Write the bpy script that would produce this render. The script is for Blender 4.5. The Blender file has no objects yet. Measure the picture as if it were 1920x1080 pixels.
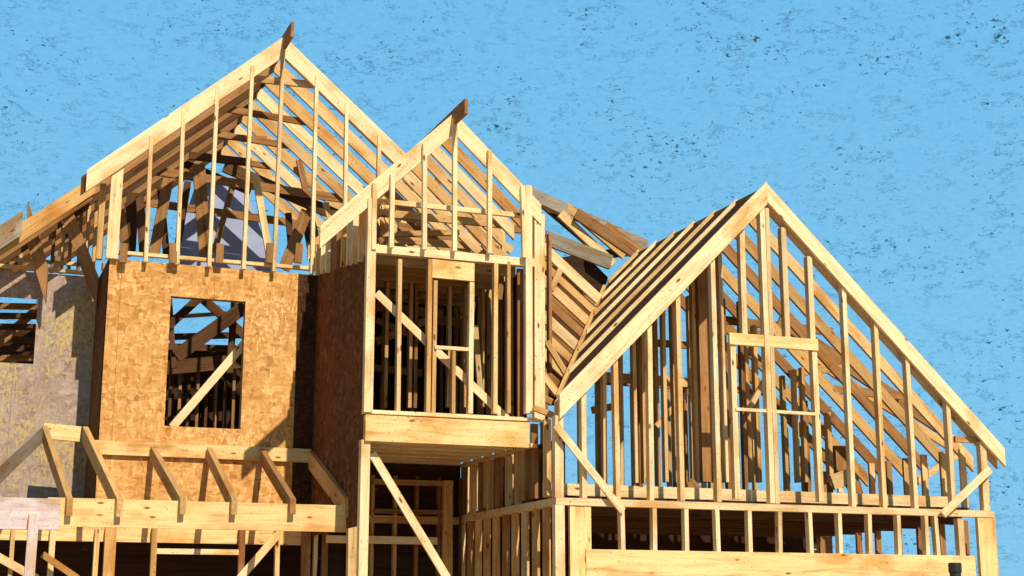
import bpy, bmesh, math, random
from mathutils import Vector, Matrix
random.seed(11)
SC=bpy.context.scene; COL=SC.collection
FPX=2800.0; TH=math.radians(12.5); PS=math.radians(21)
CAM=Vector((0,0,1.6))
RT=Vector((math.cos(PS),-math.sin(PS),0)); HF=Vector((math.sin(PS),math.cos(PS),0)); ZZ=Vector((0,0,1))
FW=HF*math.cos(TH)+ZZ*math.sin(TH); UP=ZZ*math.cos(TH)-HF*math.sin(TH)
XX=Vector((1,0,0)); YY=Vector((0,1,0))
def ray(px,py): return FW+RT*((px-960)/FPX)+UP*((540-py)/FPX)
def at(px,py,Y):
    d=ray(px,py); return CAM+d*((Y-CAM.y)/d.y)
# ---------------- materials
def nt(name):
    m=bpy.data.materials.new(name); m.use_nodes=True; t=m.node_tree
    return m,t,t.nodes,t.links,t.nodes['Principled BSDF']
def ramp(N,stops):
    r=N.new('ShaderNodeValToRGB'); e=r.color_ramp.elements
    e[0].position=stops[0][0]; e[0].color=(*stops[0][1],1); e[1].position=stops[-1][0]; e[1].color=(*stops[-1][1],1)
    for p,c in stops[1:-1]:
        k=e.new(p); k.color=(*c,1)
    return r
def mixc(N,L,fac,a,b,mode='MIX'):
    m=N.new('ShaderNodeMix'); m.data_type='RGBA'; m.blend_type=mode
    for s,v in ((0,fac),(6,a),(7,b)):
        if hasattr(v,'is_output'): L.new(v,m.inputs[s])
        elif isinstance(v,(int,float)): m.inputs[s].default_value=v
        else: m.inputs[s].default_value=(*v,1)
    return m.outputs[2]
def wood(name,lo,hi,knot=(.2,.07,.02),var=.3):
    m,t,N,L,B=nt(name)
    tc=N.new('ShaderNodeTexCoord'); oi=N.new('ShaderNodeObjectInfo')
    mu=N.new('ShaderNodeMath'); mu.operation='MULTIPLY'; mu.inputs[1].default_value=77; L.new(oi.outputs['Random'],mu.inputs[0])
    ad=N.new('ShaderNodeVectorMath'); ad.operation='ADD'; L.new(tc.outputs['Object'],ad.inputs[0]); L.new(mu.outputs[0],ad.inputs[1])
    def noise(sc,scale,det,dist=0,rough=.5):
        mp=N.new('ShaderNodeMapping'); mp.inputs['Scale'].default_value=sc; L.new(ad.outputs[0],mp.inputs[0])
        n=N.new('ShaderNodeTexNoise'); n.inputs['Scale'].default_value=scale; n.inputs['Detail'].default_value=det; n.inputs['Distortion'].default_value=dist; n.inputs['Roughness'].default_value=rough
        L.new(mp.outputs[0],n.inputs['Vector']); return n
    g=noise((.5,7,7),3,3,.6)
    mid=tuple(a*.35+b*.65 for a,b in zip(lo,hi))
    r=ramp(N,[(.25,lo),(.42,mid),(.60,hi)]); L.new(g.outputs['Fac'],r.inputs[0])
    mp=N.new('ShaderNodeMapping'); mp.inputs['Scale'].default_value=(1.5,4,4); L.new(ad.outputs[0],mp.inputs[0])
    v=N.new('ShaderNodeTexVoronoi'); v.inputs['Scale'].default_value=1.6; L.new(mp.outputs[0],v.inputs['Vector'])
    kr=ramp(N,[(.06,(1,1,1)),(.13,(0,0,0))]); L.new(v.outputs['Distance'],kr.inputs[0])
    c=mixc(N,L,kr.outputs[0],r.outputs[0],knot)
    s=noise((1,1.2,1.2),38,5,0,.74); sr=ramp(N,[(.60,(0,0,0)),(.65,(.9,.9,.9))]); L.new(s.outputs['Fac'],sr.inputs[0])
    c=mixc(N,L,sr.outputs[0],c,tuple(x*.14 for x in lo))
    big=noise((.7,1.5,1.5),2.2,3); br=ramp(N,[(.32,(.82,.62,.42)),(.50,(1.03,1.03,1.03))]); L.new(big.outputs['Fac'],br.inputs[0])
    c=mixc(N,L,1.0,c,br.outputs[0],'MULTIPLY')
    hs=N.new('ShaderNodeHueSaturation'); L.new(c,hs.inputs['Color'])
    mr=N.new('ShaderNodeMapRange'); mr.inputs[3].default_value=1-var*.7; mr.inputs[4].default_value=1+var*.4; L.new(oi.outputs['Random'],mr.inputs[0]); L.new(mr.outputs[0],hs.inputs['Value'])
    L.new(hs.outputs[0],B.inputs['Base Color']); B.inputs['Roughness'].default_value=.9; B.inputs['Specular IOR Level'].default_value=.2
    bp=N.new('ShaderNodeBump'); bp.inputs['Strength'].default_value=.25; bp.inputs['Distance'].default_value=.010; L.new(g.outputs['Fac'],bp.inputs['Height']); L.new(bp.outputs[0],B.inputs['Normal'])
    return m
def mixf(N,L,a,k):
    m=N.new('ShaderNodeMath'); m.operation='MULTIPLY'; L.new(a,m.inputs[0]); m.inputs[1].default_value=k; return m.outputs[0]
def osb(name,cols,dirt,seam=1.22,patch=.86,sc=1.0):
    m,t,N,L,B=nt(name)
    tc=N.new('ShaderNodeTexCoord')
    n0=N.new('ShaderNodeTexNoise'); n0.inputs['Scale'].default_value=5; n0.inputs['Detail'].default_value=2; L.new(tc.outputs['Object'],n0.inputs['Vector'])
    wa=mixc(N,L,.10,tc.outputs['Object'],n0.outputs['Color'])
    def vor(s3,rot,scale):
        mp=N.new('ShaderNodeMapping'); mp.inputs['Scale'].default_value=s3; mp.inputs['Rotation'].default_value=rot; L.new(wa,mp.inputs[0])
        v=N.new('ShaderNodeTexVoronoi'); v.inputs['Scale'].default_value=scale*sc; L.new(mp.outputs[0],v.inputs['Vector']); return v
    a=vor((1,1,2.6),(0,.6,0),16); b=vor((2.6,2.6,1),(.3,.3,.3),14)
    sx=N.new('ShaderNodeSeparateColor'); L.new(a.outputs['Color'],sx.inputs[0])
    sy=N.new('ShaderNodeSeparateColor'); L.new(b.outputs['Color'],sy.inputs[0])
    ra=ramp(N,[(0,cols[0]),(.3,cols[1]),(.65,cols[1]),(1,cols[2])]); L.new(sx.outputs[0],ra.inputs[0])
    rb=ramp(N,[(0,cols[2]),(.35,cols[1]),(.75,cols[1]),(1,cols[0])]); L.new(sy.outputs[1],rb.inputs[0])
    c=mixc(N,L,.5,ra.outputs[0],rb.outputs[0])
    n1=N.new('ShaderNodeTexNoise'); n1.inputs['Scale'].default_value=1.6; n1.inputs['Detail'].default_value=4; L.new(tc.outputs['Object'],n1.inputs['Vector'])
    r1=ramp(N,[(.35,(.90,.86,.82)),(.65,(1.06,1.06,1.06))]); L.new(n1.outputs['Fac'],r1.inputs[0])
    c=mixc(N,L,1.0,c,r1.outputs[0],'MULTIPLY')
    n2=N.new('ShaderNodeTexNoise'); n2.inputs['Scale'].default_value=34; n2.inputs['Detail'].default_value=5; n2.inputs['Roughness'].default_value=.74; L.new(tc.outputs['Object'],n2.inputs['Vector'])
    r2=ramp(N,[(.585,(0,0,0)),(.64,(1,1,1))]); L.new(n2.outputs['Fac'],r2.inputs[0])
    c=mixc(N,L,r2.outputs[0],c,dirt)
    mp=N.new('ShaderNodeMapping'); mp.inputs['Scale'].default_value=(1.6,1.6,.8); mp.inputs['Rotation'].default_value=(0,.4,0); L.new(tc.outputs['Object'],mp.inputs[0])
    n3=N.new('ShaderNodeTexNoise'); n3.inputs['Scale'].default_value=16; n3.inputs['Detail'].default_value=6; n3.inputs['Roughness'].default_value=.65; n3.noise_dimensions='4D'; n3.inputs['W'].default_value=5; L.new(mp.outputs[0],n3.inputs['Vector'])
    n4=N.new('ShaderNodeTexNoise'); n4.inputs['Scale'].default_value=1.3; n4.noise_dimensions='4D'; n4.inputs['W'].default_value=2; L.new(tc.outputs['Object'],n4.inputs['Vector'])
    ma=N.new('ShaderNodeMath'); ma.operation='MULTIPLY_ADD'; ma.inputs[1].default_value=.45; L.new(n4.outputs['Fac'],ma.inputs[0]); L.new(n3.outputs['Fac'],ma.inputs[2])
    r3=ramp(N,[(patch-.03,(0,0,0)),(patch,(.8,.8,.8))]); L.new(ma.outputs[0],r3.inputs[0])
    c=mixc(N,L,r3.outputs[0],c,cols[3])
    sp=N.new('ShaderNodeSeparateXYZ'); L.new(tc.outputs['Object'],sp.inputs[0])
    md=N.new('ShaderNodeMath'); md.operation='PINGPONG'; md.inputs[1].default_value=seam/2; L.new(sp.outputs[0],md.inputs[0])
    lt=N.new('ShaderNodeMath'); lt.operation='LESS_THAN'; lt.inputs[1].default_value=.004; L.new(md.outputs[0],lt.inputs[0])
    c=mixc(N,L,mixf(N,L,lt.outputs[0],.6),c,tuple(x*.6 for x in cols[0]))
    L.new(c,B.inputs['Base Color']); B.inputs['Roughness'].default_value=.9; B.inputs['Specular IOR Level'].default_value=.15
    bp=N.new('ShaderNodeBump'); bp.inputs['Strength'].default_value=.5; bp.inputs['Distance'].default_value=.008; L.new(sx.outputs[0],bp.inputs['Height']); L.new(bp.outputs[0],B.inputs['Normal'])
    return m
PINE=[wood('pine_pale',(.58,.36,.15),(.86,.63,.33)),wood('pine_yellow',(.52,.29,.10),(.80,.54,.24)),wood('pine_warm',(.40,.20,.065),(.64,.38,.14))]
LIGHT=wood('pine_bright',(.66,.45,.21),(.93,.71,.40),var=.12)
BEAM=wood('pine_beam',(.58,.34,.11),(.90,.63,.28),knot=(.34,.11,.02),var=.12)
BROWN=wood('shade_brown_lumber',(.18,.078,.026),(.38,.19,.07))  # weathered brown, darkened further for the shade on inner and underside boards
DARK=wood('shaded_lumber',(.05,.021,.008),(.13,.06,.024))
GRAY=wood('weathered_grey_lumber',(.18,.15,.11),(.36,.29,.21))
PINK=wood('sunbleached_lumber',(.52,.38,.36),(.74,.60,.56),var=.1)
OSB1=osb('orange_strand_board',[(.40,.15,.03),(.66,.33,.10),(.92,.56,.22),(.92,.60,.26)],(.20,.07,.018),sc=.72,patch=.84)
OSB2=osb('grey_strand_board',[(.24,.155,.12),(.39,.29,.23),(.54,.41,.33),(.60,.42,.12)],(.14,.07,.045),patch=.79,sc=.8)
OSBD=osb('shade_red_strand_board',[(.07,.020,.006),(.24,.085,.024),(.58,.26,.085),(.40,.12,.03)],(.02,.006,.003),patch=.80,sc=.6)  # orange board again, its shade put into a darker, redder colour
OSBS=osb('shadow_strand_board',[(.025,.010,.005),(.06,.025,.010),(.13,.055,.02),(.10,.04,.015)],(.012,.005,.003))  # strand board darkened to carry the bay's shadow on the wall
INT=wood('interior_shade_board',(.024,.010,.005),(.06,.027,.012))  # near-black wood, the gloom of the interiors put into its colour
def plain(name,c1,c2,sc=5,rough=.8):
    m,t,N,L,B=nt(name); tc=N.new('ShaderNodeTexCoord'); n=N.new('ShaderNodeTexNoise'); n.inputs['Scale'].default_value=sc; n.inputs['Detail'].default_value=6
    L.new(tc.outputs['Object'],n.inputs['Vector']); r=ramp(N,[(.35,c1),(.65,c2)]); L.new(n.outputs['Fac'],r.inputs[0]); L.new(r.outputs[0],B.inputs['Base Color']); B.inputs['Roughness'].default_value=rough; return m
WRAP=plain('grey_blue_house_wrap',(.30,.34,.50),(.40,.44,.60),2)
BLACK=plain('black_painted_steel',(.012,.012,.012),(.03,.03,.03),8,.45)
DIRT=plain('site_dirt',(.32,.21,.11),(.46,.31,.17),.6,.95)
# ---------------- builders
WM={}
def link(name,me,M,parent,mat):
    o=bpy.data.objects.new(name,me); COL.objects.link(o)
    if mat: me.materials.append(mat)
    if parent is not None:
        o.parent=parent; o.matrix_basis=WM[parent.name].inverted()@M
    else: o.matrix_basis=M
    WM[o.name]=M.copy(); return o
def basis(p0,p1,ref):
    X=(p1-p0).normalized(); Z=(ref-X*ref.dot(X)).normalized(); Y=Z.cross(X)
    M=Matrix.Identity(4)
    for i in range(3): M[i][0]=X[i]; M[i][1]=Y[i]; M[i][2]=Z[i]; M[i][3]=(p0[i]+p1[i])/2
    return M
FC=[(0,1,3,2),(4,6,7,5),(0,4,5,1),(2,3,7,6),(0,2,6,4),(1,5,7,3)]
def boxverts(L,t,h,s0=0,s1=0):
    v=[]
    for x in (-1,1):
        for y in (-1,1):
            for z in (-1,1):
                s=s0 if x<0 else s1
                v.append(Vector((x*L/2+z*s/2,y*t/2,z*h/2)))
    return v
def board(name,p0,p1,t,h,parent,mat=None,ref=None,plumb=False,jit=.005):
    ref=ref or ZZ
    j=lambda: Vector((random.uniform(-jit,jit),random.uniform(-jit,jit)*.3,random.uniform(-jit,jit)))
    p0=p0+j(); p1=p1+j()
    M=basis(p0,p1,ref); s=0
    if plumb:
        X=M.to_3x3().col[0]; Z=M.to_3x3().col[2]
        s=h*ZZ.dot(X)/max(.2,ZZ.dot(Z))
    me=bpy.data.meshes.new(name)
    me.from_pydata(boxverts((p1-p0).length,t,h,s,s),[],FC); me.update()
    bm=bmesh.new(); bm.from_mesh(me); bmesh.ops.recalc_face_normals(bm,faces=bm.faces)
    bmesh.ops.bevel(bm,geom=list(bm.edges),offset=.0025,segments=1,affect='EDGES'); bm.to_mesh(me); bm.free()
    return link(name,me,M,parent,mat or random.choice(PINE))
def frame_mesh(name,boards,parent,mat,origin):
    me=bpy.data.meshes.new(name); V=[];Fs=[]
    for p0,p1,t,h in boards:
        M=basis(p0,p1,ZZ if abs((p1-p0).normalized().z)<.8 else YY); b=len(V)
        V+=[M@v-origin for v in boxverts((p1-p0).length,t,h)]; Fs+=[tuple(i+b for i in f) for f in FC]
    me.from_pydata(V,[],Fs); me.update()
    bm=bmesh.new(); bm.from_mesh(me); bmesh.ops.recalc_face_normals(bm,faces=bm.faces); bm.to_mesh(me); bm.free()
    return link(name,me,Matrix.Translation(origin),parent,mat)
def stud(name,px,y0,y1,Y,parent,t=.045,d=.09,mat=None,lean=0,top=None):
    pm=at(px,(y0+y1)/2,Y); a=at(px,y0,Y); b=at(px,y1,Y); z=a.z
    if top: z=min(z,top(pm.x))
    return board(name,Vector((pm.x+lean,Y,b.z)),Vector((pm.x-lean,Y,z)),t,d,parent,mat,ref=YY,jit=.008)
def flat(name,x0,y0,x1,y1,Y,h,parent,mat=None,t=.045,plumb=False):
    a=at(x0,y0,Y); b=at(x1,y1,Y); return board(name,a,b,t,h,parent,mat,plumb=plumb)
def hor(name,x0,x1,ymid,Y,h,parent,mat=None,t=.045):
    a=at(x0,ymid,Y); b=at(x1,ymid,Y); m=at((x0+x1)/2,ymid,Y)
    return board(name,Vector((a.x,Y,m.z)),Vector((b.x,Y,m.z)),t,h,parent,mat)
def brace(lst,name,parent,t=.05):
    for x0,y0,x1,y1,Y,w,m in lst:
        board(name,at(x0,y0,Y),at(x1,y1,Y),t,w,parent,m,ref=XX if abs(y1-y0)>abs(x1-x0) else ZZ)
def panel(name,poly,n,thick,parent,mat):
    o=sum(poly,Vector())/len(poly)
    me=bpy.data.meshes.new(name); bm=bmesh.new()
    vs=[bm.verts.new(p-o) for p in poly]; f=bm.faces.new(vs)
    r=bmesh.ops.extrude_face_region(bm,geom=[f]); bmesh.ops.translate(bm,vec=n*thick,verts=[g for g in r['geom'] if isinstance(g,bmesh.types.BMVert)])
    bmesh.ops.recalc_face_normals(bm,faces=bm.faces); bm.to_mesh(me); bm.free()
    return link(name,me,Matrix.Translation(o),parent,mat)
def wall_hole(name,xs,zs,Y,thick,parent,mat):
    o=Vector(((xs[0]+xs[-1])/2,Y,(zs[0]+zs[-1])/2)); me=bpy.data.meshes.new(name); bm=bmesh.new()
    g=[[bm.verts.new(Vector((x,Y,z))-o) for z in zs] for x in xs]; fs=[]
    for i in range(len(xs)-1):
        for k in range(len(zs)-1):
            if i==1 and k==1: continue
            fs.append(bm.faces.new((g[i][k],g[i+1][k],g[i+1][k+1],g[i][k+1])))
    r=bmesh.ops.extrude_face_region(bm,geom=fs); bmesh.ops.translate(bm,vec=YY*thick,verts=[q for q in r['geom'] if isinstance(q,bmesh.types.BMVert)])
    bmesh.ops.recalc_face_normals(bm,faces=bm.faces); bm.to_mesh(me); bm.free()
    return link(name,me,Matrix.Translation(o),parent,mat)
def V3(x,y,z): return Vector((x,y,z))
YM,YB,YG,YL,YF=19.6,17.0,16.2,21.0,17.75
H=bpy.data.objects.new('unfinished_house',None); COL.objects.link(H)
HM=Matrix.Translation((5,18,0)); H.matrix_basis=HM; WM[H.name]=HM
H['label']='unfinished timber framed house with three open gables and orange strand board walls'; H['category']='house'
# ================= LEFT GABLE
XBL=at(687,600,YB).x; XBR=at(994,600,YB).x
A1=at(530,92,YM); L1=at(160,343,YM); R1=at(800,352,YM)
zt1=at(390,488,YM).z
X197=at(197,600,YM).x; XC=XBL
g1=frame_mesh('gable_roof_frame',[(V3(X197,YM,zt1),V3(XC,YM,zt1),.09,.045)],H,PINE[0],V3(A1.x,YM,zt1))
g1['label']='tall left gable with bare studs and exposed rafters'
def shift(p,dy): return V3(p.x,p.y+dy,p.z)
board('bottom_plate',V3(X197,YM+.9,zt1),V3(XC,YM+.9,zt1),.09,.09,g1,PINE[2])
board('rake_board',shift(A1,-.08),shift(L1,-.08),.045,.23,g1,LIGHT,plumb=True)
board('rake_board',shift(A1,-.08),shift(R1,-.08),.045,.23,g1,LIGHT,plumb=True)
board('ridge_board',shift(A1,-.6)+ZZ*.07,shift(A1,5.2)+ZZ*.07,.045,.22,g1,BROWN)
for k in range(9):
    dy=.03+.6*k
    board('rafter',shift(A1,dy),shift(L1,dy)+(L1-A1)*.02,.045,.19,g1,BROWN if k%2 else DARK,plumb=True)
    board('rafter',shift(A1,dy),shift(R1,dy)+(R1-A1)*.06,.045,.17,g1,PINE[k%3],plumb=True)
    if k in(2,4,6):
        board('collar_tie',shift(A1.lerp(L1,.24),dy+.05),shift(A1.lerp(R1,.33),dy+.05),.04,.10,g1,BROWN)
    if k in (4,7):
        board('collar_tie',shift(A1.lerp(L1,.55),dy+.05),shift(A1.lerp(R1,.76),dy+.05),.04,.13,g1,BROWN)
flat('collar_tie',476,147,592,160,YM+.06,.10,g1,PINE[0])
for px,y0 in ((282,256),(342,208),(403,163),(468,124),(526,85),(593,142),(651,193),(712,252)):
    pb=470+(px-240)*.07
    stud('gable_stud',px-4,y0,pb+ (30 if px>600 else 20),YM-.09,g1,t=.05,d=.07,mat=LIGHT if px%2 else PINE[0],lean=random.uniform(-.012,.012))
stud('corner_post',215,308,487,YM-.03,g1,t=.15,d=.09,mat=PINE[0])
stud('corner_post',190,345,487,YM+.25,g1,t=.08,d=.09,mat=PINE[2])
brace(((372,308,385,482,22,.19,BROWN),(316,335,288,482,22.1,.16,BROWN),(440,335,402,472,22.6,.09,BROWN),(352,340,332,472,22.4,.1,DARK),
      (478,325,505,482,21.0,.10,PINE[0]),(575,395,532,505,21.3,.17,BROWN),(250,362,242,480,22,.18,DARK),(420,312,650,412,22.2,.19,DARK),(355,292,470,305,21.5,.12,DARK),
      (560,300,600,480,22.5,.1,BROWN),(300,350,312,480,22.6,.10,DARK),(610,380,640,500,21.9,.09,PINE[1]),(410,255,500,262,22.1,.09,BROWN),(262,370,270,480,21.7,.12,DARK),
      (225,385,238,482,21,.12,BROWN),(540,400,548,490,22.8,.10,DARK),(575,420,590,505,22.4,.12,DARK),(330,300,470,360,22.8,.12,DARK)),'roof_brace',g1)
for px in (232,325,412,505,560):
    stud('joist_end',px,456,494,YM-.1,g1,t=.10,d=.05,mat=BROWN)
panel('house_wrap',[at(336,520,24.5),at(340,430,24.5),at(372,330,24.5),at(452,330,24.5),at(478,400,24.5),at(520,520,24.5)],YY,.02,g1,WRAP)
l2=frame_mesh('lower_roof_frame',[(V3(at(-60,497,YL).x,YL,at(50,503,YL).z),V3(at(165,515,YL).x,YL,at(50,503,YL).z),.09,.05)],H,PINE[1],at(60,500,YL))
l2['label']='lower roof slope at the left with dark rafters'
for k in range(7):
    Y=20.2+.42*k
    a=at(180,345,20.2); b=at(-70,508,20.2)
    board('rafter',V3(a.x,Y,a.z),V3(b.x,Y,b.z),.045,.21 if k==0 else .19,l2,PINE[2] if k==0 else (BROWN if k%2 else DARK),plumb=True)
flat('grey_rafter',42,418,-50,478,20.05,.26,l2,GRAY,plumb=True)
board('hanging_rafter',at(50,412,20.8),at(88,535,20.7),.06,.17,l2,BROWN,plumb=True)
board('hanging_rafter',at(120,388,20.7),at(184,550,20.55),.06,.17,l2,BROWN,plumb=True)
for px in (15,40,72,100,118,132,150,165,178):
    stud('short_stud',px,int(440-px*.45) ,512,YL+random.uniform(0,.5),l2,t=.045,mat=random.choice([BROWN,PINE[1],PINE[2]]))
hor('plate',-40,165,489,YL+.3,.05,l2,PINE[0])
# ================= STRAND BOARD WALLS
za=at(390,500,YM).z; zw1=at(387,560,YM).z; zw0=at(387,802,YM).z; xw0=at(314,680,YM).x; xw1=at(456,680,YM).x
zlo=at(390,985,YM).z
w1=wall_hole('strand_board_wall',[X197,xw0,xw1,XC],[zlo,zw0,zw1,za],YM,.012,H,OSB1); w1['label']='orange strand board wall with a square window opening'
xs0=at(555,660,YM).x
cb=panel('corner_shadow_strip',[V3(xs0,YM-.016,zlo),V3(XC-.005,YM-.016,zlo),V3(XC-.005,YM-.016,za),V3(xs0,YM-.016,za)],YY,.012,w1,OSBS)  # added dark sheet in place of the bay's cast shadow
cb['label']='dark strip standing in for the bay shadow in the inside corner'
for xx in (xw0-.02,xw1+.02):
    board('window_stud',V3(xx,YM+.07,zw0-.1),V3(xx,YM+.07,zw1+.1),.045,.09,w1,BROWN,ref=YY)
for z in (zw0-.02,zw1+.02): board('window_plate',V3(xw0,YM+.07,z),V3(xw1,YM+.07,z),.09,.045,w1,BROWN)
board('window_brace',at(322,802,YM+.5),at(462,640,YM+.5),.04,.11,w1,LIGHT)
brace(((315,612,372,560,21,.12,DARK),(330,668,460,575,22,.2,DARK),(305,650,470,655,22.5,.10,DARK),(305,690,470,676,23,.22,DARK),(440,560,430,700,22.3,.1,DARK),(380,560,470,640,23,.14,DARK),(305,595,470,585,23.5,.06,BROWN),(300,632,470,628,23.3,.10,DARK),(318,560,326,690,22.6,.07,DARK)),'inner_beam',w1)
for px in range(318,470,17): stud('inner_stud',px,690,830,23.2,w1,mat=BROWN if px%2 else DARK)
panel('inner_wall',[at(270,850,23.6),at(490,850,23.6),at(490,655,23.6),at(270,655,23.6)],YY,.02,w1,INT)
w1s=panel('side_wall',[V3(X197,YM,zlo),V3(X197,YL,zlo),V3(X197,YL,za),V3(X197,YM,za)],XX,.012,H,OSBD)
w1s['label']='narrow shaded strand board return wall left of the window wall'
xo=[at(-120,600,YL).x,at(-12,600,YL).x,at(67,620,YL).x,X197]
zo=[at(80,985,YL).z,at(50,682,YL).z,at(50,560,YL).z,at(80,512,YL).z]
w2=wall_hole('strand_board_wall',xo,zo,YL,.012,H,OSB2); w2['label']='weathered grey strand board wall with window opening at the left edge'
for i,y in enumerate((573,592,612,634,655,672)):
    flat('inner_slat',-30,y,75,y+random.randint(-6,8),YL+.6+.3*i,.09,w2,random.choice([BROWN,DARK]))
board('inner_beam',at(-10,650,22.5),at(75,575,22.5),.05,.12,w2,BROWN)
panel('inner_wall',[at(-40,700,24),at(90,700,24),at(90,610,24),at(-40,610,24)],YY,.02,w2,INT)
# ================= BAY
zsf=at(687,476,YB).z; zsb=at(590,514,YM).z
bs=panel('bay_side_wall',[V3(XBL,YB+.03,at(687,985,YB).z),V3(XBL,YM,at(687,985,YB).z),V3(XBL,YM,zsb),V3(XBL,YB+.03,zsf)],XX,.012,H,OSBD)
bs['label']='shaded reddish strand board side wall of the projecting bay'
zband=at(840,480,YB).z; zsill=at(836,780,YB).z
bay=frame_mesh('bay_wall_frame',[(V3(XBL-.02,YB,zband),V3(XBR+.05,YB,zband),.11,.10)],H,LIGHT,V3(XBL,YB,zsill))
bay['label']='open stud frame of the projecting bay over the porch'
board('bottom_plate',V3(XBL-.02,YB,zsill),V3(XBR,YB,zsill),.11,.045,bay,LIGHT)
hor('floor_beam',683,990,809,YB-.05,.31,bay,BEAM,t=.09)
for px,y0,y1,t in ((694,372,775,.11),(747,487,775,.05),(803,487,775,.055),(882,530,775,.06),(928,492,775,.055),(952,492,775,.045),(990,350,775,.09)):
    stud('wall_stud',px,y0,y1,YB-.01 if px not in(694,990) else YB-.07,bay,t=t,mat=LIGHT if px in(694,990,882) else None)
stud('wall_stud',1010,402,790,YB-.02,bay,t=.14,mat=LIGHT)
hor('opening_header',806,888,507,YB-.02,.23,bay,BEAM)
hor('opening_sill',815,880,653,YB-.03,.045,bay,LIGHT)
stud('wall_stud',813,527,775,YB+.02,bay,t=.05,mat=PINE[2])
stud('cripple_stud',848,657,775,YB,bay,t=.045)
board('diagonal_brace',at(705,550,YB+.14),at(950,785,YB+.14),.03,.10,bay,LIGHT)
for i in range(7):
    Y=YB+.35+.37*i
    board('wall_stud',V3(XBR,Y,zsill),V3(XBR,Y,zband),.09,.045,bay,random.choice(PINE+[BROWN]),ref=YY)
panel('inner_wall',[V3(XBR+.06,YB+.3,zsill),V3(XBR+.06,YM,zsill),V3(XBR+.06,YM,zband),V3(XBR+.06,YB+.3,zband)],XX,.012,bay,INT)
for i in range(10):
    X=XBL+.08+(XBR-XBL-.2)*i/9
    board('back_stud',V3(X,YM-.08,zsill),V3(X,YM-.08,zband),.045,.09,bay,random.choice([BROWN,PINE[1],PINE[2]]),ref=YY)
for px in (722,768,779,842,868,905,942): stud('partition_stud',px+random.randint(-3,3),500,765,YB+1.3,bay,mat=random.choice([PINE[2],BROWN,PINE[1]]))
brace(((705,640,800,600,18.4,.1,BROWN),(705,575,830,590,18.6,.12,BROWN),(890,610,900,740,18.0,.07,PINE[1]),(700,690,790,700,19.3,.09,BROWN),(705,600,800,640,19,.08,PINE[2]),(820,600,880,606,18.8,.12,BROWN),(720,560,800,555,18.8,.07,PINE[2]),(890,560,985,590,18.9,.09,BROWN)),'inner_beam',bay)
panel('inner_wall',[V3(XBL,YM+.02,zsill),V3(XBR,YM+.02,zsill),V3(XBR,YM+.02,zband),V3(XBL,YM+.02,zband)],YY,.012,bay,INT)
for i in range(6):
    Y=YB+.4+.41*i
    board('ceiling_joist',V3(XBL+.02,Y,zband-.02),V3(XBR-.05,Y,zband-.02),.045,.14,bay,PINE[2])
panel('ceiling_board',[V3(XBL+.02,YB+.2,zband+.07),V3(XBR,YB+.2,zband+.07),V3(XBR,YM,zband+.07),V3(XBL+.02,YM,zband+.07)],ZZ,.018,bay,INT)
panel('floor_board',[V3(XBL+.02,YB+.05,zsill-.03),V3(XBR,YB+.05,zsill-.03),V3(XBR,YM,zsill-.03),V3(XBL+.02,YM,zsill-.03)],-ZZ,.018,bay,DARK)
for i in range(6):
    Y=YB+.40+.42*i
    board('floor_joist',V3(XBL+.02,Y,zsill-.20),V3(XBR-.06,Y,zsill-.20),.13,.24,bay,LIGHT)
# ---- bay gable
A2=at(847,234,YB); L2=at(597,447,YB); R2=at(1010,405,YB)
def z2(X): return A2.z+(L2.z-A2.z)*(A2.x-X)/(A2.x-L2.x)
zc=at(860,389,YB).z
g2=frame_mesh('gable_roof_frame',[(V3(at(706,379,YB).x,YB+.08,zc),V3(at(1018,400,YB).x,YB+.08,zc),.05,.06)],H,PINE[0],A2)
g2['label']='smaller middle gable over the bay with bare studs'
board('rake_board',shift(A2,-.06),shift(L2,-.06),.045,.2,g2,LIGHT,plumb=True)
board('rake_board',shift(A2,-.06),shift(R2,-.06),.045,.2,g2,LIGHT,plumb=True)
board('ridge_board',shift(A2,-.55)+ZZ*.07,shift(A2,6)+ZZ*.07,.045,.2,g2,BROWN)
EL2=V3(XBL-.05,L2.y,z2(XBL-.05))
for k in range(1,14):
    dy=.05+.42*k
    if k<8: board('rafter',shift(A2,dy),shift(EL2,dy),.045,.15,g2,PINE[k%3],plumb=True)
    f=1 if k<4 else min(1.75,1+.16*(k-3))
    board('rafter',shift(A2,dy),shift(A2,dy)+(R2-A2)*f,.045,.15,g2,PINE[(k+1)%3],plumb=True)
    if k in(2,5,8): board('collar_tie',shift(A2.lerp(L2,.60),dy+.05),shift(A2.lerp(R2,.90),dy+.05),.04,.10,g2,PINE[2])
for px,y0,y1 in ((701,345,468),(734,328,466),(796,270,468),(852,222,472),(918,282,476),(981,350,484)):
    stud('gable_stud',px,y0,y1,YB-.11,g2,t=.055,d=.06,mat=LIGHT,lean=random.uniform(-.01,.01))
for i in range(9):
    Y=YB+.2+.28*i; f=i/8
    board('side_stud',V3(XBL-.02,Y,zsf*(1-f)+zsb*f-.05),V3(XBL-.02,Y,z2(XBL)-.05),.09,.045,g2,random.choice(PINE+[BROWN]),ref=YY)
for px,yy in ((604,432),(618,422),(633,408),(650,396),(666,382)):
    stud('side_stud',px,yy,505-(px-600)*.25,YM-.25-.02*px%.3,g2,mat=random.choice([PINE[1],PINE[2],BROWN]))
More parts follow.
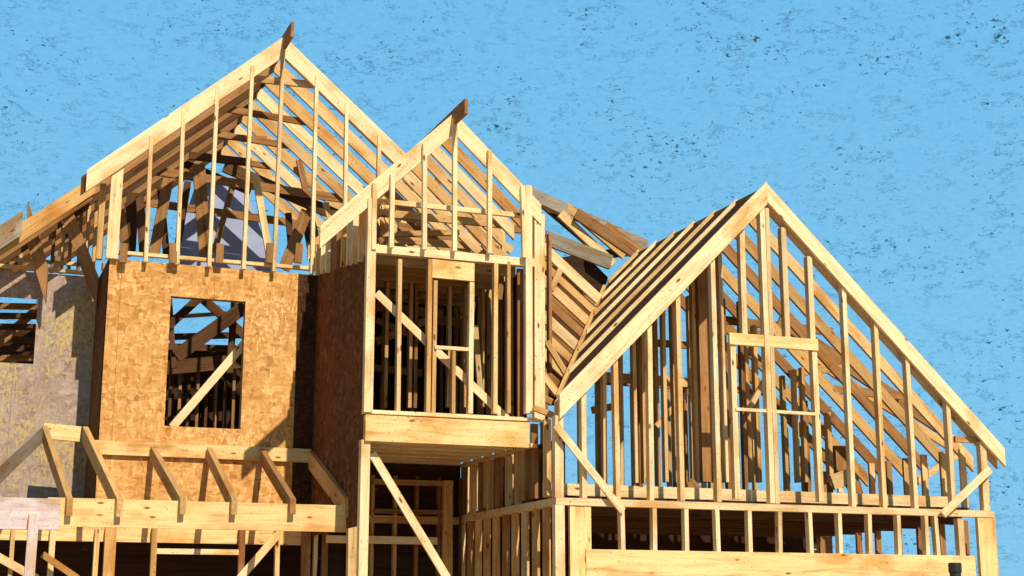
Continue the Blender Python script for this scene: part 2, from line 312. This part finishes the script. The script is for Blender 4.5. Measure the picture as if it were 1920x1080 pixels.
brace(((745,428,900,455,19.5,.18,BROWN),(720,395,800,420,20,.1,PINE[2]),(760,345,960,470,20.5,.12,PINE[1]),(905,465,985,400,19,.1,PINE[2]),(700,410,720,466,19,.08,BROWN),(765,310,770,460,20,.09,BROWN),
  (880,390,884,470,20,.07,PINE[2]),(940,395,945,480,19,.06,PINE[1]),(715,440,860,436,18.6,.07,PINE[2]),(710,350,740,466,20.4,.08,PINE[1]),(820,330,830,465,20.8,.07,BROWN),(770,405,985,430,20.9,.15,BROWN)),'roof_brace',g2)
# ================= rear main roof right of the bay
mr=frame_mesh('main_roof_frame',[(at(988,360,20.6),at(1212,462,20.9),.05,.2)],H,GRAY,at(1000,400,20.6)); mr['label']='grey weathered roof edge and jack rafters between the middle and right gables'
brace(((1080,400,1190,475,20.2,.18,BROWN),(1135,425,1205,478,20.4,.16,BROWN),(1022,445,1145,492,19.5,.22,GRAY),(1050,400,1150,495,20.3,.14,PINE[1]),
    (1015,700,1045,740,17.2,.09,PINE[1]),(1000,735,1035,755,17,.08,BROWN),(1000,765,1040,780,16.8,.07,PINE[1]),(1010,375,1150,495,20.9,.14,DARK),(1060,385,1170,480,20.7,.12,PINE[2]),
    (1050,505,1032,545,18.4,.08,PINE[1]),(1105,480,1200,470,20.8,.14,DARK),(1024,640,1060,700,18.2,.08,PINE[2])),'jack_rafter',mr)
for i,y0 in enumerate((462,492,522,556,590,624,660,694)):
    xe=(1786.9-.4375*y0)/1.4156+4; ye=y0+.95*(xe-1018)
    board('valley_rafter',at(1016,y0,18.9+.05*i),at(xe,ye,18.9+.05*i),.045,.12 if i%2 else .15,mr,(PINE[0],PINE[2],PINE[1],BROWN)[i%4])
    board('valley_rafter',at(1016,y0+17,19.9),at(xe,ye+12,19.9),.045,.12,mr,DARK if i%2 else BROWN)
panel('valley_shade_sheet',[at(995,760,20.95),at(1050,760,20.95),at(1118,600,20.95),at(1140,520,20.95),at(1095,475,20.95),at(1010,490,20.95)],YY,.012,mr,INT)  # added dark sheet so the valley behind the rafters looks shaded
for px,y0,y1 in ((1030,440,700),(1022,720,790)):
    stud('short_stud',px,y0,y1,18.4,mr,mat=BROWN)
# ================= PORCH under the bay
zg=at(1400,951,YG).z
XGL=at(1046,900,YG).x; XGR=at(1852,950,YG).x
zz=at(760,892,YB).z-.35
po=frame_mesh('porch_frame',[(V3(XBL,YM-.1,zz),V3(XBR,YM-.1,zz),.09,.10)],H,PINE[2],V3(XBL,YM,2))
po['label']='open entry porch below the bay with one pale post and a long brace'
board('porch_post',V3(XBL+.01,YB,0),V3(XBL+.01,YB,zsill-.33),.11,.11,po,LIGHT,ref=YY)
board('diagonal_brace',at(697,850,YB+.1),at(850,1105,YB+.1),.03,.10,po,LIGHT)
for i in range(7):
    X=XBL+.2+.31*i
    board('back_stud',V3(X,YM-.1,0),V3(X,YM-.1,zsill-.5),.045,.09,po,random.choice([BROWN,PINE[2],DARK]),ref=YY)
hor('back_plate',700,850,905,YM-.18,.07,po,PINE[2]); hor('back_plate',700,850,960,YM-.16,.06,po,BROWN)
panel('inner_wall',[V3(XBL,YM+.02,0),V3(XBR,YM+.02,0),V3(XBR,YM+.02,zsill-.3),V3(XBL,YM+.02,zsill-.3)],YY,.012,po,INT)
hor('door_header',612,820,1013,YM-.22,.10,po,LIGHT)
stud('corner_post',838,900,1120,YM-.25,po,t=.13,mat=PINE[2])
stud('corner_post',660,978,1120,YF-.05,po,t=.12,mat=PINE[1])
# ================= GARAGE WING
ga=frame_mesh('wing_wall_frame',[(V3(XGL-.05,YG,zg),V3(XGR+.05,YG,zg),.12,.085),(V3(XGL,YG+.05,zg),V3(XGL,YM+.3,zg),.12,.085)],H,PINE[0],V3(XGL,YG,0))
ga['label']='right wing lower wall with short studs over a deep pale header'
zs=zsill-.35
for i in range(11):
    Y=YG+.36+.34*i
    board('side_stud',V3(XGL,Y,0),V3(XGL,Y,zg-.045),.09,.045,ga,random.choice([PINE[1],PINE[2],BROWN]),ref=YY)
    if Y>YB: board('side_stud',V3(XGL,Y-.1,zg+.045),V3(XGL,Y-.1,zs),.09,.045,ga,random.choice([PINE[1],PINE[2],BROWN]),ref=YY)
panel('inner_wall',[V3(XGL+.55,17.3,zg+.1),V3(XGL+.55,20.4,zg+.1),V3(XGL+.55,20.4,zs+.2),V3(XGL+.55,17.3,zs+.2)],XX,.012,ga,INT)
for i in range(7): board('inner_stud',V3(XGL+.45,17.4+.4*i,zg+.1),V3(XGL+.45,17.4+.4*i,zs+.1),.09,.05,ga,BROWN,ref=YY)
board('side_plate',V3(XGL,YB-.05,zs+.03),V3(XGL,YM,zs+.03),.09,.05,ga,PINE[1])
hor('deep_header',1097,1826,1064,YG-.02,.36,ga,BEAM,t=.09)
for px in (1165,1225,1285,1343,1403,1460,1517,1573,1628,1683,1735,1754):
    stud('cripple_stud',px,962-(1450-px)*.03-6,1040+(px-1450)*.012,YG-.01,ga,mat=LIGHT if px%2 else PINE[0],t=.055)
board('corner_post',V3(XGL,YG-.01,0),V3(XGL,YG-.01,zg-.045),.12,.10,ga,LIGHT,ref=YY)
stud('corner_post',1087,948,1120,YG-.02,ga,t=.27,d=.05,mat=BEAM)
stud('corner_post',1800,972,1050,YG-.02,ga,t=.09,mat=PINE[0])
board('corner_post',V3(XGR-.07,YG-.02,0),V3(XGR-.07,YG-.02,zg-.045),.28,.06,ga,BEAM,ref=YY)
for i in range(8):
    Y=YG+.5+.5*i
    board('ceiling_joist',V3(XGL+.1,Y,zg-.02),V3(XGR-.05,Y,zg-.02),.045,.18,ga,DARK)
panel('ceiling_board',[V3(XGL+.1,YG+.25,zg+.08),V3(XGR-.1,YG+.25,zg+.08),V3(XGR-.1,20.3,zg+.08),V3(XGL+.1,20.3,zg+.08)],ZZ,.018,ga,INT)
xr=at(1560,1000,20.6).x
panel('inner_wall',[V3(XGL+.2,20.6,0),V3(xr,20.6,0),V3(xr,20.6,zg),V3(XGL+.2,20.6,zg)],YY,.012,ga,INT)
X=xr+.2
while X<XGR-.15:
    board('back_stud',V3(X,20.4,0),V3(X,20.4,zg),.045,.09,ga,BROWN,ref=YY); X+=.3
board('back_plate',V3(at(1540,1030,20.3).x,20.3,at(1690,1030,20.3).z),V3(XGR-.1,20.3,at(1690,1030,20.3).z),.045,.08,ga,PINE[1])
for i in range(8):
    Y=YG+.5+.5*i; board('side_stud',V3(XGR,Y,0),V3(XGR,Y,zg-.045),.09,.045,ga,BROWN,ref=YY)
# ---- right gable
A3=at(1432,364,YG); L3=at(1044,764,YG); R3=at(1876,858,YG)
g3=frame_mesh('gable_roof_frame',[(V3(XGL,YG+.45,zg+.17),V3(XGR-.3,YG+.45,zg+.17),.05,.17)],H,PINE[0],V3(A3.x,YG,zg))
g3['label']='large right gable with open studs, tall central post and striped rafters'
board('rake_board',shift(A3,-.07),shift(L3,-.07),.045,.21,g3,LIGHT,plumb=True)
board('rake_board',shift(A3,-.07),shift(R3,-.07),.045,.18,g3,LIGHT,plumb=True)
def roofz(X):
    return A3.z+(L3.z-A3.z)*(A3.x-X)/(A3.x-L3.x) if X<A3.x else A3.z+(R3.z-A3.z)*(X-A3.x)/(R3.x-A3.x)
board('ridge_board',shift(A3,-.03)-ZZ*.02,shift(A3,3.9)-ZZ*.02,.045,.2,g3,BROWN)
board('rafter',shift(A3,.06)-ZZ*.03,shift(L3,.06)-ZZ*.03,.045,.16,g3,PINE[1],plumb=True)
for k in range(1,7):
    dy=.12+.60*k; f=1-(dy/3.75)*.83
    board('rafter',shift(A3,dy)+ZZ*.095,shift(A3.lerp(L3,f),dy)+ZZ*.095,.045,.048,g3,LIGHT if k%2 else PINE[1],plumb=True,jit=.002)
dn=ZZ*.055
panel('rafter_gap_shade',[shift(A3,.12)+dn,shift(A3.lerp(L3,.97),.12)+dn,shift(A3.lerp(L3,.18),3.75)+dn,shift(A3,3.75)+dn],-ZZ,.012,g3,INT)  # added dark sheet, paints the shade seen in gaps between rafters
va=shift(A3.lerp(L3,.98),.1)+ZZ*.08; vb=shift(A3.lerp(L3,.2),3.7)+ZZ*.08
board('valley_board',va,vb,.05,.07,g3,PINE[2])
for k in range(0,8):
    dy=.08+.5*k; board('rafter',shift(A3,dy)-ZZ*.04,shift(R3,dy)-ZZ*.04,.045,.15,g3,PINE[k%3] if k<3 else (BROWN if k%2 else PINE[2]),plumb=True)
for px in (1092,1155,1217,1275,1343,1592,1650,1708,1778):
    pm=at(px,850,YG).x
    board('gable_stud',V3(pm,YG-.01,zg+.045),V3(pm+random.uniform(-.015,.015),YG-.01,roofz(pm)-.04),.062,.09,g3,random.choice([LIGHT]+PINE[:2]),ref=YY)
XM=at(1438,650,YG).x
board('centre_post',V3(XM-.035,YG-.02,zg+.045),V3(XM-.035,YG-.02,A3.z-.12),.07,.10,g3,LIGHT,ref=YY)
board('centre_post',V3(XM+.04,YG-.01,zg+.045),V3(XM+.04,YG-.01,A3.z-.2),.06,.09,g3,PINE[0],ref=YY)
for px,y0,y1 in ((1375,640,935),(1530,640,940),(1391,432,628),(1470,428,634),(1518,482,655)):
    stud('gable_stud',px,y0,y1,YG+.01,g3,t=.075,mat=PINE[0])
hor('opening_header',1366,1532,641,YG-.032,.15,g3,BEAM,t=.05)
hor('opening_sill',1378,1528,772,YG-.030,.04,g3,LIGHT)
board('diagonal_brace',at(1042,797,YG-.12),at(1168,958,YG-.12),.03,.09,g3,LIGHT)
board('diagonal_brace',at(1856,880,YG-.12),at(1768,965,YG-.12),.03,.10,g3,LIGHT)
board('corner_post',V3(XGL,YG,zg+.045),V3(XGL,YG,at(1046,780,YG).z),.11,.10,g3,LIGHT,ref=YY)
board('corner_post',V3(XGR-.04,YG,zg+.045),V3(XGR-.04,YG,roofz(XGR)-.05),.10,.09,g3,PINE[0],ref=YY)
hor('collar_tie',1790,1850,825,YG+.05,.08,g3,PINE[2])
zk=zg+2.05
board('top_plate',V3(XGL,20.0,zk+.05),V3(XGR-.9,20.0,zk+.05),.09,.09,g3,BROWN)
X=XGL+.2
while X<XGR-.2:
    board('back_stud',V3(X,20.0,zg+.1),V3(X,20.0,min(roofz(X)-.1,zk)),.05,.09,g3,random.choice([BROWN,DARK]+PINE[1:]),ref=YY); X+=.29
X=at(1130,800,18.3).x
while X<at(1420,800,18.3).x:
    board('partition_stud',V3(X,18.3,zg+.1),V3(X,18.3,min(roofz(X)-.2,zg+3.1)),.055,.09,g3,random.choice(PINE+[BROWN]),ref=YY); X+=.27
X=at(1470,800,18.9).x
while X<at(1790,800,18.9).x:
    board('partition_stud',V3(X,18.9,zg+.1),V3(X,18.9,min(roofz(X)-.15,zg+2.6)),.055,.09,g3,random.choice(PINE+[BROWN,BROWN]),ref=YY); X+=.37
top=lambda X: roofz(X)-.18
for i in range(9):
    Y=YG+.4+.42*i
    board('side_stud',V3(XGL+.03,Y,zg+.1),V3(XGL+.03,Y,roofz(XGL)-.1),.09,.045,g3,random.choice([BROWN]+PINE),ref=YY)
    board('side_stud',V3(XGR-.05,Y,zg+.05),V3(XGR-.05,Y,roofz(XGR)-.1),.09,.045,g3,random.choice([BROWN]+PINE),ref=YY)
for px,y0,Y,t,m in ((1318,400,17.4,.15,BROWN),(1334,400,17.8,.07,PINE[2]),(1300,400,17.9,.06,PINE[1]),(1243,400,17.5,.05,PINE[1]),(1186,400,17.3,.05,PINE[1]),(1130,400,17.2,.05,PINE[1]),(1400,540,18.5,.06,PINE[2]),(1416,540,18.5,.06,PINE[2]),(1488,540,18.5,.06,PINE[1]),(1503,540,18.3,.05,PINE[2]),(1550,600,18.6,.07,PINE[2]),(1575,740,19,.22,BROWN),(1353,400,17.3,.06,PINE[0]),(1262,400,17.7,.05,PINE[2]),(1204,400,17.6,.05,PINE[2])):
    stud('partition_stud',px,y0,905,Y,g3,t=t,mat=m,top=top)
brace(((1460,600,1760,800,18.8,.2,BROWN),(1500,660,1800,850,19.4,.12,PINE[2]),(1360,600,1560,622,18.9,.12,BROWN),(1110,705,1330,720,19.5,.14,PINE[1]),(1110,770,1160,760,19,.1,PINE[2]),(1400,775,1440,700,18,.07,PINE[0]),(1560,905,1600,890,17.5,.2,PINE[1]),(1600,905,1610,945,16.9,.2,BROWN),(1700,915,1800,850,18,.1,PINE[0]),(1290,905,1320,935,16.9,.15,BROWN),
  (1180,640,1330,650,18.6,.10,BROWN),(1480,700,1580,690,18.7,.10,PINE[2]),(1560,730,1690,742,18.7,.12,BROWN),(1230,800,1330,690,18.0,.07,PINE[1])),'roof_brace',g3)
# ================= SKIRT ROOF
xf0=at(88,960,YF).x; xf1=at(650,960,YF).x; zfa=at(400,967,YF).z; zl=at(390,848,YM).z
sk=frame_mesh('skirt_roof_frame',[(V3(xf0,YF,zfa),V3(xf1,YF,zfa),.05,.32)],H,BEAM,V3(xf0,YF,zfa))
sk['label']='small skirt roof of slanted rafters below the strand board walls'
board('ledger_board',V3(X197-.05,YM-.04,zl),V3(XC-.02,YM-.04,zl),.045,.18,sk,BEAM)
for px,ya,yb,pb,Y0,hh,m in ((287,850,950,343,YM-.1,.17,PINE[2]),(392,852,950,440,YM-.1,.17,PINE[2]),(492,855,950,550,YM-.1,.17,BROWN),(583,862,952,652,YM-.1,.22,PINE[2]),(160,815,952,224,YM-.1,.18,PINE[2]),(84,812,952,130,YM+.2,.17,PINE[2])):
    a=at(px,ya,Y0); b=at(pb,yb,YF-.12)
    board('rafter',a,b,.07,hh,sk,m,plumb=True)
board('hip_rafter',at(76,815,YM),at(-40,925,YF),.05,.2,sk,GRAY,plumb=True)
flat('ledger_board',80,808,150,815,YM+.6,.20,sk,BEAM)
hor('pale_fascia',-60,112,963,YF-.06,.35,sk,PINK); stud('porch_post',58,965,1120,YF-.13,sk,t=.11,mat=PINK)
zq=at(390,1006,YM).z
lw=frame_mesh('lower_wall_frame',[(V3(at(-60,1003,YM).x,YM,zq),V3(XC,YM,zq),.09,.18)],H,BEAM,V3(X197,YM,1))
lw['label']='ground storey stud wall with openings under the skirt roof'
for px,t in ((20,.05),(96,.07),(178,.06),(203,.14),(287,.07),(452,.08),(518,.06),(572,.11),(590,.05),(606,.05)):
    stud('wall_stud',px,990,1130,YM-.1,lw,t=t,mat=random.choice(PINE+[BROWN]))
hor('opening_header',292,450,1034,YM-.12,.07,lw,LIGHT)
board('diagonal_brace',at(450,1085,YM-.2),at(520,1003,YM-.2),.03,.1,lw,LIGHT)
board('diagonal_brace',at(-10,1040,YM-.2),at(70,1085,YM-.2),.03,.1,lw,PINE[0])
board('diagonal_brace',at(80,1040,YM-.3),at(160,1095,YM-.3),.03,.08,lw,PINE[2])
xq=at(-200,900,YM).x; z9=at(390,900,YM).z; z96=at(390,960,YM).z
panel('inner_wall',[V3(xq,YM+1.5,0),V3(XC+.5,YM+1.5,0),V3(XC+.5,YM+1.5,z9),V3(xq,YM+1.5,z9)],YY,.012,lw,INT)
panel('inner_ceiling',[V3(xq,YM+.1,z96),V3(XC,YM+.1,z96),V3(XC,YM+1.5,z96),V3(xq,YM+1.5,z96)],ZZ,.012,lw,INT)
# ================= pipe
tp=at(1790,1055,13.5)
bm=bmesh.new(); prof=[(.062,tp.z),(.070,tp.z-.012),(.070,tp.z-.10),(.060,tp.z-.11),(.060,.06),(.11,.05),(.11,0)]
n=28; rings=[]
for r,z in prof: rings.append([bm.verts.new((r*math.cos(2*math.pi*i/n),r*math.sin(2*math.pi*i/n),z)) for i in range(n)])
for a,b in zip(rings,rings[1:]):
    for i in range(n): bm.faces.new((a[i],b[i],b[(i+1)%n],a[(i+1)%n]))
bm.faces.new(rings[0])
bmesh.ops.recalc_face_normals(bm,faces=bm.faces)
me=bpy.data.meshes.new('standing_pipe'); bm.to_mesh(me); bm.free()
pp=link('standing_pipe',me,Matrix.Translation((tp.x,13.5,0)),None,BLACK)
pp['label']='black round capped pipe standing in front of the right wing header'; pp['category']='pipe'
# ================= ground
me=bpy.data.meshes.new('ground'); me.from_pydata([(-900,-900,0),(900,-900,0),(900,900,0),(-900,900,0)],[],[(0,1,2,3)])
g=link('ground',me,Matrix.Identity(4),None,DIRT); g['kind']='structure'
# ================= light
sd=Vector((-.12,1,-.95)).normalized()
s=bpy.data.lights.new('sun','SUN'); s.energy=5.0; s.angle=math.radians(.5); s.color=(1,.92,.77)
so=bpy.data.objects.new('sun',s); COL.objects.link(so); so.rotation_euler=sd.to_track_quat('-Z','Y').to_euler()
W=bpy.data.worlds.new('World'); SC.world=W; W.use_nodes=True; T=W.node_tree; N=T.nodes; L=T.links
bg=N['Background']; sky=N.new('ShaderNodeTexSky'); sky.sky_type='NISHITA'; sky.sun_disc=False
sky.sun_elevation=math.asin(-sd.z); sky.sun_rotation=math.atan2(-sd.x,-sd.y)
tc=N.new('ShaderNodeTexCoord'); sep=N.new('ShaderNodeSeparateXYZ'); L.new(tc.outputs['Generated'],sep.inputs[0])
gr=ramp(N,[(0,(.235,.59,.885)),(.20,(.205,.57,.88)),(.41,(.175,.53,.865)),(.55,(.03,.08,.14)),(1,(.012,.03,.06))]); L.new(sep.outputs[2],gr.inputs[0])
sk10=mixc(N,L,1.0,sky.outputs[0],(.08,.08,.08),'MULTIPLY')
c=mixc(N,L,.95,sk10,gr.outputs[0])
def wn(sc,scale,det,rough=.6,w=0):
    mp=N.new('ShaderNodeMapping'); mp.inputs['Scale'].default_value=sc; mp.inputs['Location'].default_value=(w,w,w); L.new(tc.outputs['Generated'],mp.inputs[0])
    n=N.new('ShaderNodeTexNoise'); n.inputs['Scale'].default_value=scale; n.inputs['Detail'].default_value=det; n.inputs['Roughness'].default_value=rough; L.new(mp.outputs[0],n.inputs['Vector']); return n
def mt(op,a,b):
    m=N.new('ShaderNodeMath'); m.operation=op
    for i,v in enumerate((a,b)):
        if hasattr(v,'is_output'): L.new(v,m.inputs[i])
        else: m.inputs[i].default_value=v
    return m.outputs[0]
msk=wn((1,1,1.8),14,5,.75,5.1); mr_=ramp(N,[(.40,(0,0,0)),(.68,(1,1,1))]); L.new(msk.outputs['Fac'],mr_.inputs[0]); MK=mr_.outputs[0]
spk=wn((1,1,1.7),230,4,.7,1.7)
sv=mt('ADD',spk.outputs['Fac'],mt('MULTIPLY',MK,.13)); r1=ramp(N,[(.69,(0,0,0)),(.74,(1,1,1))]); L.new(sv,r1.inputs[0])
crk=wn((1,1,2.8),70,7,.72,6.1)
cv=mt('ABSOLUTE',mt('SUBTRACT',crk.outputs['Fac'],.55),0)
br_=wn((1,1,1.3),80,3,.6,4.4)
th=mt('MULTIPLY',mt('ADD',mt('MULTIPLY',MK,.026),.007),mt('GREATER_THAN',br_.outputs['Fac'],.49))
ck=mt('LESS_THAN',cv,th)
c=mixc(N,L,mt('MULTIPLY',ck,.42),c,(.03,.14,.25))
c=mixc(N,L,mt('MULTIPLY',r1.outputs[0],.9),c,(.015,.05,.08))
soft=wn((1,1,2.6),190,5,.75,9); s2=ramp(N,[(.36,(.88,.94,.96)),(.5,(1,1,1)),(.64,(1.09,1.04,1.02))]); L.new(soft.outputs['Fac'],s2.inputs[0])
c=mixc(N,L,1.0,c,s2.outputs[0],'MULTIPLY')
L.new(c,bg.inputs[0]); bg.inputs[1].default_value=1.0
# ================= camera
cd=bpy.data.cameras.new('camera'); cd.sensor_width=36; cd.lens=FPX/1920*36; cd.clip_end=3000
co=bpy.data.objects.new('camera',cd); COL.objects.link(co)
R=Matrix((RT,UP,-FW)).transposed().to_4x4(); R.translation=CAM; co.matrix_world=R
SC.camera=co
SC.view_settings.view_transform='Standard'; SC.view_settings.look='None'; SC.view_settings.exposure=0
